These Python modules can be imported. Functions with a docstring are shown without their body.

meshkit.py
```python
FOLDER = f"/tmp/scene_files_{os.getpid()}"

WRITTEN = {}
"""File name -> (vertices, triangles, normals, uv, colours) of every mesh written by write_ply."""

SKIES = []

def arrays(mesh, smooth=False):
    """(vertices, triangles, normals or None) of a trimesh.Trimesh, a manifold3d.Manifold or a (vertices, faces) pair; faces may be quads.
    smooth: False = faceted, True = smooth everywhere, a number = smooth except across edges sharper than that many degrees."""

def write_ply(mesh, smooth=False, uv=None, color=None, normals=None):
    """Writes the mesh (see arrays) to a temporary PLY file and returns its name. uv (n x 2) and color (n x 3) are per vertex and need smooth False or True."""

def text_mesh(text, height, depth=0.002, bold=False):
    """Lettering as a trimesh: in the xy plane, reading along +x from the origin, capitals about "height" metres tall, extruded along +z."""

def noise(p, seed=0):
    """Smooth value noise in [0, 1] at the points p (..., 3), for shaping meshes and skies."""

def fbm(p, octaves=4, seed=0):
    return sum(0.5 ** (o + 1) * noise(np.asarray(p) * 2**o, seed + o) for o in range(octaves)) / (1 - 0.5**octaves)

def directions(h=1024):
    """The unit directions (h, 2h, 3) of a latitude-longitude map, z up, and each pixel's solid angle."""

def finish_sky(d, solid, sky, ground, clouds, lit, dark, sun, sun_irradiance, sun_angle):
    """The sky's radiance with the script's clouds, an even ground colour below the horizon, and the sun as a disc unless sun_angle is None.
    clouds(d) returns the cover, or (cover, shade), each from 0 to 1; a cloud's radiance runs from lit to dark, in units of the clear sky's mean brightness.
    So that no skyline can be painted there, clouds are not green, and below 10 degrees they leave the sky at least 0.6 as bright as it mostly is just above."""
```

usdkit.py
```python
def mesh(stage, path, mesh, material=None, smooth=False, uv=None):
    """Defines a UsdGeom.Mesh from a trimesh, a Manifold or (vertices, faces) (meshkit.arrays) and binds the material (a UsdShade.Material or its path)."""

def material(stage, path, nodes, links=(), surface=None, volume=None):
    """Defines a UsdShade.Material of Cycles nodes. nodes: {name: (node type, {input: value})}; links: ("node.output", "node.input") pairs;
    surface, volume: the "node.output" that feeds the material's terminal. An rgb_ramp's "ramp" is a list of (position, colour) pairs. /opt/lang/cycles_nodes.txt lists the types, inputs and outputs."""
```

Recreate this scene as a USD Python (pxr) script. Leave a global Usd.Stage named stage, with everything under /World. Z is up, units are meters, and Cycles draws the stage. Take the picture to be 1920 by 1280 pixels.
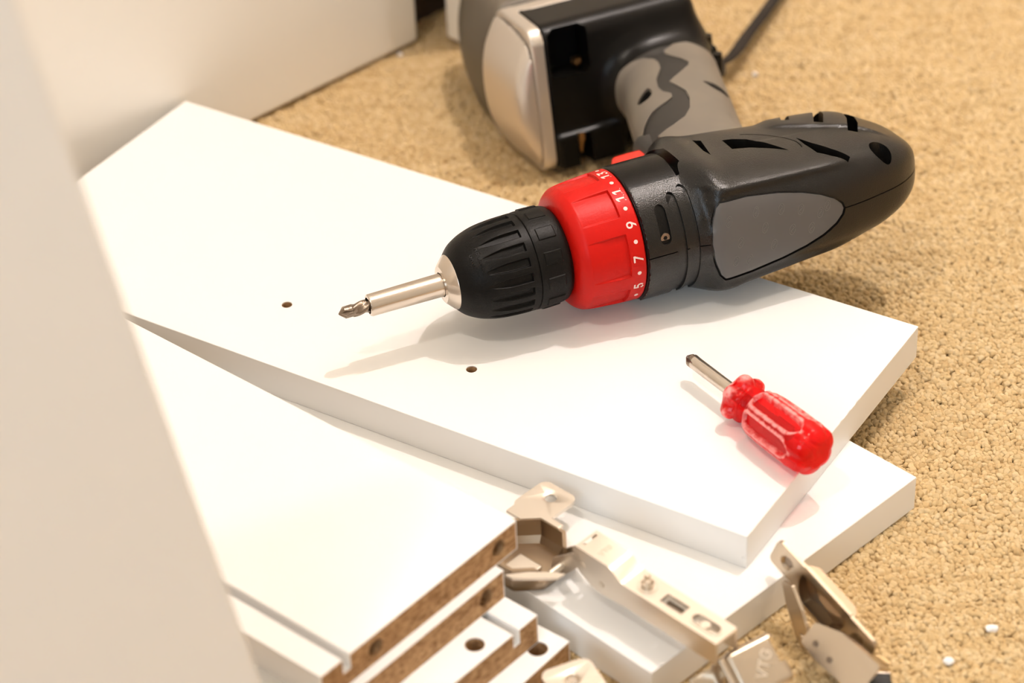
import math, numpy as np, trimesh, usdkit, meshkit
from pxr import Usd, UsdGeom, UsdLux, UsdShade, Gf, Sdf, Vt
from manifold3d import Manifold, Mesh as MMesh, CrossSection, set_circular_segments

rng = np.random.default_rng(7)
stage = Usd.Stage.CreateInMemory()
UsdGeom.SetStageUpAxis(stage, UsdGeom.Tokens.z)
UsdGeom.SetStageMetersPerUnit(stage, 1.0)
world = UsdGeom.Xform.Define(stage, '/World')
stage.SetDefaultPrim(world.GetPrim())

# ------------------------------------------------------------------ camera
FPX = 4672.3
CAM_O = np.array([0, 0, .72534])
CAM_R = np.array([0.99884307, -0.02836829, -0.03882984])
CAM_U = np.array([0.04808863, 0.58923429, 0.80652987])
CAM_F = np.array([0.0, 0.80746405, -0.58991678])
cam = UsdGeom.Camera.Define(stage, '/World/Camera')
cam.AddTransformOp().Set(Gf.Matrix4d(*CAM_R, 0, *CAM_U, 0, *(-CAM_F), 0, *CAM_O, 1))
cam.CreateHorizontalApertureAttr(36.0)
cam.CreateVerticalApertureAttr(24.0)
cam.CreateFocalLengthAttr(FPX / 1920 * 36)
cam.CreateFStopAttr(6.3)
cam.CreateFocusDistanceAttr(1.15)
cam.CreateClippingRangeAttr(Gf.Vec2f(0.01, 50))
cam.CreateExposureAttr(-0.06)

# ------------------------------------------------------------------ lights of the room
def sphere_light(name, pos, r, color, intensity):
    l = UsdLux.SphereLight.Define(stage, '/World/' + name)
    l.CreateRadiusAttr(r); l.CreateColorAttr(Gf.Vec3f(*color)); l.CreateIntensityAttr(intensity)
    l.AddTranslateOp().Set(Gf.Vec3d(*pos))
    return l
KEY = (0.60, 1.38, 2.38)
FILL = (-0.60, 0.05, 2.38)
sphere_light('ceiling_spot_light', KEY, .032, (1.0, .90, .855), 2280)
sphere_light('ceiling_spot_light_001', FILL, .035, (1.0, .90, .80), 800)
win = UsdLux.RectLight.Define(stage, '/World/window_daylight')
win.CreateWidthAttr(1.3); win.CreateHeightAttr(1.3); win.CreateColorAttr(Gf.Vec3f(.62, .82, 1.0)); win.CreateIntensityAttr(5.6)
_f = np.array([.30, 1.0, -.30]); _f /= np.linalg.norm(_f); _r = np.cross(_f, [0, 0, 1]); _r /= np.linalg.norm(_r); _u = np.cross(_r, _f)
win.AddTransformOp().Set(Gf.Matrix4d(*_r, 0, *_u, 0, *(-_f), 0, -.95, -1.70, 1.30, 1))

# ------------------------------------------------------------------ helpers
used = {}
def numbered(parent, name):
    k = (parent, name); n = used.get(k, 0); used[k] = n + 1
    return name if n == 0 else f'{name}_{n:03d}'
def tag(prim, label=None, cat=None, group=None, kind=None):
    for k, v in (('label', label), ('category', cat), ('group', group), ('kind', kind)):
        if v: prim.SetCustomDataByKey(k, v)
    return prim
def obj(name, mesh, mat, parent=None, smooth=False, label=None, kind=None):
    base = parent.GetPath().pathString if parent is not None else '/World'
    path = base + '/' + numbered(base, name)
    m = usdkit.mesh(stage, path, mesh, mat, smooth)
    p = m.GetPrim()
    if label: p.SetCustomDataByKey('label', label)
    if kind: p.SetCustomDataByKey('kind', kind)
    return p
def thing(name, label, cat, M=None, group=None):
    path = '/World/' + numbered('/World', name)
    x = UsdGeom.Xform.Define(stage, path)
    if M is not None:
        M = np.asarray(M, float)          # 4x4, columns = local axes, last column = origin
        x.AddTransformOp().Set(Gf.Matrix4d(*M.T.ravel().tolist()))
    return tag(x.GetPrim(), label, cat, group)
def frame(x, y, z, o):
    M = np.eye(4); M[:3, 0] = x; M[:3, 1] = y; M[:3, 2] = z; M[:3, 3] = o
    return M
def struct(name, mesh, mat):
    return tag(obj(name, mesh, mat), kind='structure')

MM = 1e-3
def arr(m):
    if isinstance(m, Manifold):
        q = m.to_mesh(); return np.asarray(q.vert_properties[:, :3], float), np.asarray(q.tri_verts, int)
    if isinstance(m, tuple): return np.asarray(m[0], float), np.asarray(m[1], int)
    return np.asarray(m.vertices, float), np.asarray(m.faces, int)
def mm(m):
    v, f = arr(m); return v * MM, f
def join(*ms):
    V, F, n = [], [], 0
    for m in ms:
        v, f = arr(m); V.append(v); F.append(f + n); n += len(v)
    return np.vstack(V), np.vstack(F)
def man(m):
    v, f = arr(m)
    return Manifold(MMesh(vert_properties=np.ascontiguousarray(v, np.float32), tri_verts=np.ascontiguousarray(f, np.uint32)))
def box(lo, hi):
    lo, hi = np.array(lo, float), np.array(hi, float)
    return Manifold.cube((hi - lo).tolist()).translate(lo.tolist())
def rbx(lo, hi, r, seg=10):
    """rounded box: hull of 8 spheres"""
    lo, hi = np.array(lo, float) + r, np.array(hi, float) - r
    s = Manifold.sphere(r, seg)
    return Manifold.batch_hull([s.translate([(lo, hi)[i][0], (lo, hi)[j][1], (lo, hi)[k][2]]) for i in (0, 1) for j in (0, 1) for k in (0, 1)])
def cyl(a, b, r, r2=None, seg=32):
    a, b = np.array(a, float), np.array(b, float); d = b - a; L = np.linalg.norm(d); d /= L
    x = np.cross(d, [0, 0, 1.0]) if abs(d[2]) < .9 else np.cross(d, [1.0, 0, 0]); x /= np.linalg.norm(x); y = np.cross(d, x)
    return Manifold.cylinder(L, r, r if r2 is None else r2, seg).transform(np.column_stack([x, y, d, a]).tolist())
def poly(pts, h, z0=0.0):
    """polygon in xy extruded from z0 by h"""
    c = CrossSection([np.asarray(pts, float).tolist()])
    if c.area() <= 0: c = CrossSection([np.asarray(pts, float)[::-1].tolist()])
    return c.extrude(h).translate([0, 0, z0])
def polyc(c, h, z0=0.0): return c.extrude(h).translate([0, 0, z0])
def csec(pts, off=0.0):
    c = CrossSection([np.asarray(pts, float).tolist()])
    if c.area() <= 0: c = CrossSection([np.asarray(pts, float)[::-1].tolist()])
    if off:
        from manifold3d import JoinType
        c = c.offset(off, JoinType.Round, 2.0, 24)
    return c
def xf(M4): return np.asarray(M4)[:3, :4].tolist()
def moved(m, M):
    v, f = arr(m); return v @ np.asarray(M)[:3, :3].T + np.asarray(M)[:3, 3], f
def lathe(prof, seg=64, axis='x'):
    """closed lathe around x; prof = [(s, r)] from front to rear"""
    p = np.array(prof, float); t = np.arange(seg) * 2 * np.pi / seg
    V = np.stack([np.repeat(p[:, 0], seg), (p[:, 1:] * np.cos(t)).ravel(), (p[:, 1:] * np.sin(t)).ravel()], 1)
    i, j = np.meshgrid(np.arange(len(p) - 1), np.arange(seg), indexing='ij'); k = (j + 1) % seg
    a, b, c, d = i * seg + j, (i + 1) * seg + j, (i + 1) * seg + k, i * seg + k
    F = np.vstack([np.stack([a, d, c], -1).reshape(-1, 3), np.stack([a, c, b], -1).reshape(-1, 3)])
    n = len(V); V = np.vstack([V, [[p[0, 0], 0, 0], [p[-1, 0], 0, 0]]]); jj = np.arange(seg); kk = (jj + 1) % seg; L = (len(p) - 1) * seg
    F = np.vstack([F, np.stack([np.full(seg, n), kk, jj], 1), np.stack([np.full(seg, n + 1), L + jj, L + kk], 1)])
    return V, F
def rsurf(S, fr, seg):
    """revolved surface with radius fr(s, theta); theta from -v (=-y) towards +w (=z); S incl. closing ends"""
    t = np.arange(seg) * 2 * np.pi / seg
    R = fr(S[:, None], t[None, :])
    V = np.stack([np.broadcast_to(S[:, None], R.shape), -R * np.cos(t), R * np.sin(t)], -1).reshape(-1, 3)
    i, j = np.meshgrid(np.arange(len(S) - 1), np.arange(seg), indexing='ij'); k = (j + 1) % seg
    a, b, c, d = i * seg + j, (i + 1) * seg + j, (i + 1) * seg + k, i * seg + k
    F = np.vstack([np.stack([a, c, d], -1).reshape(-1, 3), np.stack([a, b, c], -1).reshape(-1, 3)])
    n = len(V); V = np.vstack([V, [[S[0], 0, 0], [S[-1], 0, 0]]]); jj = np.arange(seg); kk = (jj + 1) % seg; L = (len(S) - 1) * seg
    F = np.vstack([F, np.stack([np.full(seg, n), jj, kk], 1), np.stack([np.full(seg, n + 1), L + kk, L + jj], 1)])
    return V, F
def tube(pts, r, seg=8):
    p = np.asarray(pts, float); t = np.gradient(p, axis=0); t /= np.linalg.norm(t, axis=1, keepdims=True)
    a = np.cross(t, [0, 0, 1.0]); a[np.linalg.norm(a, axis=1) < .1] = [1, 0, 0]; a /= np.linalg.norm(a, axis=1, keepdims=True); b = np.cross(t, a)
    g = np.arange(seg) * 2 * np.pi / seg
    V = (p[:, None] + r * (np.cos(g)[None, :, None] * a[:, None] + np.sin(g)[None, :, None] * b[:, None])).reshape(-1, 3)
    i, j = np.meshgrid(np.arange(len(p) - 1), np.arange(seg), indexing='ij'); k = (j + 1) % seg
    A, B, C, D = i * seg + j, (i + 1) * seg + j, (i + 1) * seg + k, i * seg + k
    F = np.vstack([np.stack([A, C, B], -1).reshape(-1, 3), np.stack([A, D, C], -1).reshape(-1, 3)])
    return V, F

# ---- signed distance shapes, meshed by surface nets
def surfnets(F, lo, h):
    nx, ny, nz = F.shape; S = F < 0
    offs = [(i, j, k) for i in (0, 1) for j in (0, 1) for k in (0, 1)]
    n = sum(S[i:nx - 1 + i, j:ny - 1 + j, k:nz - 1 + k].astype(np.int8) for i, j, k in offs); act = (n > 0) & (n < 8)
    idx = -np.ones(act.shape, np.int64); I = np.argwhere(act); idx[act] = np.arange(len(I))
    acc = np.zeros((len(I), 3)); cnt = np.zeros(len(I))
    for a in range(8):
        for b in range(a + 1, 8):
            d = np.array(offs[b]) - np.array(offs[a])
            if abs(d).sum() != 1: continue
            fa = F[I[:, 0] + offs[a][0], I[:, 1] + offs[a][1], I[:, 2] + offs[a][2]]; fb = F[I[:, 0] + offs[b][0], I[:, 1] + offs[b][1], I[:, 2] + offs[b][2]]
            m = (fa < 0) != (fb < 0); t = np.where(m, fa / np.where(m, fa - fb, 1), 0)
            acc[m] += (np.array(offs[a]) + t[:, None] * d)[m]; cnt[m] += 1
    V = (I + acc / cnt[:, None]) * h + lo; Q = []
    for ax in range(3):
        sl = [slice(1, -1)] * 3; sl[ax] = slice(0, -1); s2 = list(sl); s2[ax] = slice(1, None)
        A, B = S[tuple(sl)], S[tuple(s2)]; m = A != B; P = np.argwhere(m); fl = A[m]
        base = np.ones(3, int); base[ax] = 0; P = P + base
        u, w = [(1, 2), (2, 0), (0, 1)][ax]; eu = np.eye(3, dtype=int)[u]; ew = np.eye(3, dtype=int)[w]
        q = np.stack([idx[tuple((P - d).T)] for d in (0 * eu, eu, eu + ew, ew)], 1)
        q[~fl] = q[~fl][:, ::-1]; Q.append(q)
    Q = np.vstack(Q)
    return V, np.vstack([Q[:, [0, 1, 2]], Q[:, [0, 2, 3]]])
def marchtet(F, lo, h):
    """marching tetrahedra: always a manifold"""
    nx, ny, nz = F.shape; S = F < 0
    offs = np.array([(i, j, k) for k in (0, 1) for j in (0, 1) for i in (0, 1)])
    n = sum(S[o[0]:nx - 1 + o[0], o[1]:ny - 1 + o[1], o[2]:nz - 1 + o[2]].astype(np.int8) for o in offs); I = np.argwhere((n > 0) & (n < 8))
    lin = lambda P: (P[..., 0] * ny + P[..., 1]) * nz + P[..., 2]
    C = lin(I[:, None, :] + offs[None]); Ff = F.ravel(); tris = []
    for tet in ((0, 1, 3, 7), (0, 3, 2, 7), (0, 2, 6, 7), (0, 6, 4, 7), (0, 4, 5, 7), (0, 5, 1, 7)):
        T = C[:, tet]; s = Ff[T] < 0; code = s @ np.array([1, 2, 4, 8])
        for k in range(4):
            o = [x for x in range(4) if x != k]
            if k % 2: o = [o[0], o[2], o[1]]
            for c, fl in ((1 << k, False), (15 ^ (1 << k), True)):
                m = code == c; a = T[m]
                e = [np.stack([a[:, k], a[:, x]], 1) for x in o]
                tris.append(np.stack(e[::-1] if fl else e, 1))
        for (p, q, r, t) in ((0, 1, 2, 3), (0, 2, 3, 1), (0, 3, 1, 2)):
            for c, fl in (((1 << p) | (1 << q), False), ((1 << r) | (1 << t), True)):
                m = code == c; a = T[m]
                e = [np.stack([a[:, x], a[:, y]], 1) for x, y in ((p, r), (p, t), (q, t), (q, r))]
                if fl: e = e[::-1]
                tris += [np.stack([e[0], e[1], e[2]], 1), np.stack([e[0], e[2], e[3]], 1)]
    E = np.vstack(tris); E = np.sort(E, -1); key = E[..., 0].astype(np.int64) * F.size + E[..., 1]
    u, inv = np.unique(key.ravel(), return_inverse=True); a, b = u // F.size, u % F.size
    fa, fb = Ff[a], Ff[b]; t = np.clip(fa / (fa - fb), .04, .96)[:, None]
    pos = lambda L: np.stack([L // (ny * nz), (L // nz) % ny, L % nz], 1)
    V = (pos(a) * (1 - t) + pos(b) * t) * h + lo; T = inv.reshape(-1, 3)
    out = np.where((fa < 0)[:, None], pos(b) - pos(a), pos(a) - pos(b))          # from inside to outside
    fl = np.einsum('ij,ij->i', np.cross(V[T[:, 1]] - V[T[:, 0]], V[T[:, 2]] - V[T[:, 0]]), out[T].sum(1)) < 0
    T[fl] = T[fl][:, ::-1]
    return V, T
def manifold_ok(T):
    e = np.sort(np.vstack([T[:, [0, 1]], T[:, [1, 2]], T[:, [2, 0]]]), 1)
    return (np.unique(e[:, 0].astype(np.int64) * (T.max() + 1) + e[:, 1], return_counts=True)[1] == 2).all()
def sdf_mesh(f, lo, hi, h, it=2):
    lo = np.array(lo, float) + .0137; hi = np.array(hi, float); n = np.ceil((hi - lo) / h).astype(int) + 1
    g = np.stack(np.meshgrid(*[lo[i] + h * np.arange(n[i]) for i in range(3)], indexing='ij'), -1)
    F = f(g); F = np.where(F == 0, 1e-9, F)
    for ax in range(3):
        for e_ in (0, -1):
            sl = [slice(None)] * 3; sl[ax] = e_; F[tuple(sl)] = np.maximum(F[tuple(sl)], .2 * h)
    V, T = surfnets(F, lo, h); e = h * .05; E = np.eye(3) * e
    if not manifold_ok(T): V, T = marchtet(F, lo, h)
    for _ in range(it):
        d = f(V); G = np.stack([(f(V + E[i]) - f(V - E[i])) / (2 * e) for i in range(3)], -1)
        st = d[:, None] * G / np.maximum((G ** 2).sum(-1, keepdims=True), .05); L = np.linalg.norm(st, axis=1, keepdims=True)
        V = V - st * np.minimum(1, .5 * h / np.maximum(L, 1e-9))
    return V, T
def smin(a, b, k):
    t = np.clip(.5 + .5 * (b - a) / k, 0, 1); return b + (a - b) * t - k * t * (1 - t)
def smax(a, b, k): return -smin(-a, -b, k)
def sd_rbox(p, c, hs, r):
    q = np.abs(p - np.array(c)) - (np.array(hs) - r)
    return np.linalg.norm(np.maximum(q, 0), axis=-1) + np.minimum(q.max(-1), 0) - r
def ss(x, a, b): t = np.clip((x - a) / (b - a), 0, 1); return t * t * (3 - 2 * t)
from scipy.interpolate import PchipInterpolator
def pch(x, X, Y): return PchipInterpolator(X, Y)(np.clip(x, X[0], X[-1]))

# ------------------------------------------------------------------ materials
LK = '/World/Looks/'
def mat(name, nodes, links, surface='p.BSDF'): return usdkit.material(stage, LK + name, nodes, links, surface)
def plain(name, col, rough=.5, metallic=0., spec=.5, **k):
    return mat(name, {'p': ('principled_bsdf', dict(base_color=col, roughness=rough, metallic=metallic, specular_ior_level=spec, **k))}, [])
def grained(name, col, rough, scale, strength, dist=.0003, spec=.5, col2=None, **k):
    """plastic with a fine moulded grain"""
    n = {'g': ('geometry', {}), 'n': ('noise_texture', dict(scale=scale, detail=2.0, roughness=.6)), 'b': ('bump', dict(strength=strength, distance=dist)),
         'p': ('principled_bsdf', dict(base_color=col, roughness=rough, specular_ior_level=spec, **k))}
    l = [('g.position', 'n.vector'), ('n.fac', 'b.height'), ('b.normal', 'p.normal')]
    if col2 is not None:
        n['n2'] = ('noise_texture', dict(scale=scale * .06, detail=5.0)); n['r'] = ('rgb_ramp', {'ramp': [(.35, col), (.7, col2)]})
        l += [('g.position', 'n2.vector'), ('n2.fac', 'r.fac'), ('r.color', 'p.base_color')]
    return mat(name, n, l)
M = {}
M['laminate'] = mat('white_laminate', {'g': ('geometry', {}), 'n': ('noise_texture', dict(scale=900., detail=2.)), 'b': ('bump', dict(strength=.06, distance=.0002)),
    'p': ('principled_bsdf', dict(base_color=(.86, .85, .83), roughness=.42, specular_ior_level=.4))}, [('g.position', 'n.vector'), ('n.fac', 'b.height'), ('b.normal', 'p.normal')])
M['edge'] = plain('white_edge_band', (.85, .835, .81), .38, spec=.4)
M['cabinet'] = plain('cream_white_lacquer', (.94, .92, .87), .35, spec=.4)
M['gap_shade'] = plain('painted_gap_shade', (.05, .03, .02), .7)  # shade inside the cabinet gap, painted as a dark brown
M['wall'] = plain('wall_paint', (.69, .64, .56), .9, spec=.1)
M['ceiling'] = plain('ceiling_paint', (.84, .82, .78), .9, spec=.1)
M['chipboard'] = mat('chipboard', {'g': ('geometry', {}), 'n': ('noise_texture', dict(scale=260., detail=5., roughness=.62)), 'v': ('voronoi_texture', dict(scale=330.)),
    'm': ('mapping', dict(scale=(1, 1, 1.7))), 'r': ('rgb_ramp', {'ramp': [(.26, (.13, .062, .026)), (.40, (.30, .165, .075)), (.52, (.43, .255, .125)), (.70, (.55, .36, .19))]}),
    'r2': ('rgb_ramp', {'ramp': [(.08, (.30, .26, .22)), (.22, (1, 1, 1))]}), 'b': ('bump', dict(strength=.5, distance=.0004)), 'mx': ('mix_color', dict(blend_type='multiply', fac=.8)), 'p': ('principled_bsdf', dict(roughness=.85, specular_ior_level=.15))},
    [('g.position', 'm.vector'), ('m.vector', 'n.vector'), ('m.vector', 'v.vector'), ('n.fac', 'r.fac'), ('v.distance', 'r2.fac'), ('r.color', 'mx.a'), ('r2.color', 'mx.b'), ('mx.result', 'p.base_color'), ('n.fac', 'b.height'), ('b.normal', 'p.normal')])
M['floor'] = plain('carpet_backing', (.42, .27, .12), .95, spec=.05)
M['black'] = grained('black_moulded_plastic', (.0070, .0063, .0056), .25, 1500., .8, .00020, .38)
M['black_smooth'] = grained('black_smooth_plastic', (.0040, .0035, .0030), .28, 900., .22, .0004, .16)
M['black_matte'] = grained('black_matte_plastic', (.0050, .0045, .0040), .42, 1100., .25, .0004, .13)
M['hole'] = plain('painted_opening_shade', (.004, .004, .004), .8, spec=.1)  # near-black colour painting the shade inside the drill openings
M['grey_rubber'] = grained('grey_rubber', (.165, .143, .118), .55, 600., .12, .0003, .4, col2=(.19, .165, .13))
M['pad_grey'] = grained('pad_grey_rubber', (.095, .090, .086), .42, 800., .08, .0002, .35)
M['groove_grey'] = grained('dark_grey_rubber', (.030, .027, .024), .5, 800., .1, .0003, .35)
M['silver'] = grained('silver_paint', (.70, .645, .58), .34, 700., .04, .0002, .5, metallic=.75)
M['battery_grey'] = grained('dark_grey_battery_plastic', (.115, .096, .070), .5, 700., .15, .0003, .35)
M['red'] = grained('red_plastic', (.50, .006, .003), .40, 700., .25, .0003, .18)
M['red_bright'] = plain('bright_red_plastic', (.80, .025, .012), .33)
M['print'] = plain('white_print', (.78, .62, .58), .5)
M['steel'] = grained('bright_steel', (.66, .59, .52), .22, 400., .03, .0003, .5, metallic=1.)
M['steel_dark'] = grained('worn_steel', (.26, .21, .165), .33, 500., .45, .0008, .5, metallic=1.)
M['nickel'] = grained('nickel_plate', (.76, .70, .62), .36, 260., .05, .0004, .5, metallic=1.)
M['nickel_matte'] = grained('satin_nickel_plate', (.70, .63, .54), .46, 300., .05, .0004, .5, metallic=1.)
M['nickel_dimmed'] = grained('reflection_tinted_nickel', (.56, .475, .375), .30, 260., .05, .0004, .5, metallic=1.)  # nickel darkened and tinted to imitate carpet reflections on the second hinge
M['nickel_shade'] = grained('shaded_nickel_plate', (.40, .31, .22), .34, 300., .05, .0004, .5, metallic=1.)  # nickel darkened to paint the shade and dark reflections in the cups
M['webbing'] = grained('black_webbing', (.030, .024, .020), .85, 1400., .8, .0008, .2)
M['brass'] = plain('brass_coloured_steel', (.45, .27, .12), .35, metallic=1.)
M['foam'] = plain('white_foam', (.85, .84, .84), .8)
M['straw'] = plain('pale_wood', (.80, .58, .30), .7)
M['band'] = plain('black_plain', (.01, .01, .01), .5)
M['emboss'] = plain('pad_emboss_grey', (.13, .12, .112), .45)
# translucent red plastic with whitened worn edges (primvar "wear")
M['red_clear'] = mat('clear_red_plastic', {'a': ('attribute', dict(attribute='wear')), 'g': ('geometry', {}), 'n': ('noise_texture', dict(scale=420., detail=4.)), 'm': ('math', dict(math_type='multiply')),
    'mr': ('map_range', dict(from_min=.18, from_max=.5, to_min=0., to_max=1., clamp=True)), 'c': ('mix_color', dict(a=(.72, .003, .005), b=(.92, .34, .32))),
    'ro': ('map_range', dict(from_min=0., from_max=1., to_min=.08, to_max=.6, clamp=True)),
    'p': ('principled_bsdf', dict(specular_ior_level=.6)), 't': ('transparent_bsdf', dict(color=(1., .10, .11))),
    'f': ('map_range', dict(from_min=0., from_max=1., to_min=.55, to_max=.10, clamp=True)), 'x': ('mix_closure', {})},
    [('g.position', 'n.vector'), ('a.fac', 'm.value1'), ('n.fac', 'm.value2'), ('m.value', 'mr.value'), ('mr.result', 'c.fac'), ('mr.result', 'ro.value'), ('mr.result', 'f.value'),
     ('c.result', 'p.base_color'), ('ro.result', 'p.roughness'), ('f.result', 'x.fac'), ('p.BSDF', 'x.closure1'), ('t.BSDF', 'x.closure2')], 'x.closure')
# carpet loops: tone varies loop by loop and along faint rows
M['pile'] = mat('carpet_pile', {'o': ('object_info', {}), 'g': ('geometry', {}), 'mp': ('mapping', dict(rotation=(0, 0, -.735), scale=(10., 95., 10.))), 'n': ('noise_texture', dict(scale=1., detail=3.)),
    'n2': ('noise_texture', dict(scale=130., detail=3.)), 'mr': ('map_range', dict(from_min=.3, from_max=.7, to_min=0., to_max=1., clamp=True)),
    'a1': ('math', dict(math_type='multiply_add', value2=.42)), 'a2': ('math', dict(math_type='multiply_add', value2=.33)), 's2': ('math', dict(math_type='multiply', value2=.25)),
    'r': ('rgb_ramp', {'ramp': [(.0, (.45, .295, .135)), (.45, (.575, .42, .22)), (1., (.70, .56, .35))]}), 'p': ('principled_bsdf', dict(roughness=.9, specular_ior_level=.1))},
    [('g.position', 'mp.vector'), ('mp.vector', 'n.vector'), ('g.position', 'n2.vector'), ('n.fac', 'mr.value'), ('mr.result', 's2.value1'), ('o.random', 'a1.value1'), ('s2.value', 'a1.value3'),
     ('n2.fac', 'a2.value1'), ('a1.value', 'a2.value3'), ('a2.value', 'r.fac'), ('r.color', 'p.base_color')])

# ------------------------------------------------------------------ the room
def slab(lo, hi): return trimesh.creation.box(bounds=[lo, hi])
X0, X1, Y0, Y1, ZC = -1.9, 1.15, -2.0, 2.3, 2.45
struct('floor', slab((X0, Y0, -.03), (X1, Y1, -.0035)), M['floor'])
struct('ceiling', slab((X0 - .1, Y0 - .1, ZC), (X1 + .1, Y1 + .1, ZC + .1)), M['ceiling'])
struct('wall_back', slab((X0 - .1, Y1, -.03), (X1 + .1, Y1 + .1, ZC)), M['wall'])
struct('wall_left', slab((X0 - .1, Y0, -.03), (X0, Y1, ZC)), M['wall'])
struct('wall_right', slab((X1, Y0, -.03), (X1 + .1, Y1, ZC)), M['wall'])
struct('wall_front', slab((X0 - .1, Y0 - .1, -.03), (X1 + .1, Y0, ZC)), M['wall'])

# white furniture standing on the carpet at the back
def v3(*a): return np.array(a, float)
CA = .7295; ca = v3(math.cos(CA), math.sin(CA), 0); cn = v3(ca[1], -ca[0], 0)
cab0 = v3(-.0427, 1.2919, 0) - cn * .0055
def cab_frame(o): return frame(ca, -cn, (0, 0, 1), o)      # x along the face to the right, y into the cabinet
c1 = thing('cabinet', 'cream white cabinet side with a plain face, left of the dark gap', 'cabinet', cab_frame(cab0))
obj('side_panel', rbx((-.80, 0, .0016), (0, .018, .72), .0028, 12), M['cabinet'], c1, 40)
obj('end_panel', rbx((-.80, .0185, .004), (-.782, .5, .72), .001, 8), M['cabinet'], c1, 40)
obj('inner_panel', rbx((-.012, .021, -.003), (.30, .026, .71), .001, 8), M['gap_shade'], c1, 40, label='added dark brown sheet standing in for the shade inside the gap')  # added sheet; its dark colour stands in for shade in the gap
c2o = v3(-.0212, 1.2859, 0); c2x = v3(.98, -.20, 0); c2x /= np.linalg.norm(c2x)
c2 = thing('cabinet', 'white cabinet door behind the battery, right of the dark gap', 'cabinet', cab_frame(c2o))
obj('door_panel', rbx((0, 0, .003), (.40, .0135, .72), .0022, 12), M['cabinet'], c2, 40)
obj('hinge_side_panel', rbx((.385, .0140, .003), (.400, .075, .72), .0022, 12), M['cabinet'], c2, 40)

# out-of-focus panel standing close to the camera on the left
pe = v3(-.14518151, -.04348629, .98844892); ph = v3(-.93, -.37, 0); ph -= pe * (ph @ pe); ph /= np.linalg.norm(ph); pn = np.cross(ph, pe)
pl = thing('standing_panel', 'tall blurred white furniture panel standing upright at the left edge, nearest the camera', 'panel', frame(ph, pn, pe, v3(-.0784, .6494, 0)))
_s = -1 if pn[1] > 0 else 1
obj('panel_board', rbx((0.0006, 0 if _s < 0 else -.018, .0), (.72, .018 if _s < 0 else 0, .62), .0008, 8), M['laminate'], pl, 40)
obj('edge_band', rbx((0, .0006 if _s < 0 else -.0174, .0005), (.0012, .0174 if _s < 0 else -.0006, .6195), .0004, 6), M['edge'], pl, 40)

# ------------------------------------------------------------------ boards.  local frame: origin right-back corner on top, x to the right, y away, z up
def bframe(rb, yaw, tx=0, ty=0):
    a = v3(math.cos(yaw), math.sin(yaw), 0); b = v3(-math.sin(yaw), math.cos(yaw), 0)
    return frame(a, b, (0, 0, 1), rb)
def white_board(label, Fm, L, W, t, holes=(), chips=None):
    b = thing('shelf_board', label, 'board', Fm)
    core = rbx((-L, -W, -t), (0, 0, 0), .0004, 8)
    for (x, y, r) in holes:
        core -= cyl((x, y, -.011), (x, y, .002), r, seg=28)
    if chips:
        for c in chips: core -= c
    obj('board_body', core, M['laminate'], b, 40)
    for (x, y, r) in holes:
        ring = cyl((x, y, -.0109), (x, y, -.0005), r - .00002, seg=28) - cyl((x, y, -.0095), (x, y, .001), r - .00022, r * .97, seg=28)
        obj('screw_hole', ring, M['chipboard'], b, 40, label='drilled hole showing brown chipboard')
    return b
FA = bframe(v3(.1904, .9402, .0360), -.5856)
def to_local(Fm, P): return np.linalg.inv(Fm)[:3] @ np.append(np.asarray(P, float), 1)
hA = [(*to_local(FA, P)[:2], .0026) for P in ((-.1074, .9824, .036), (-.0193, .9234, .036))]
chipsA = []
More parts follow.
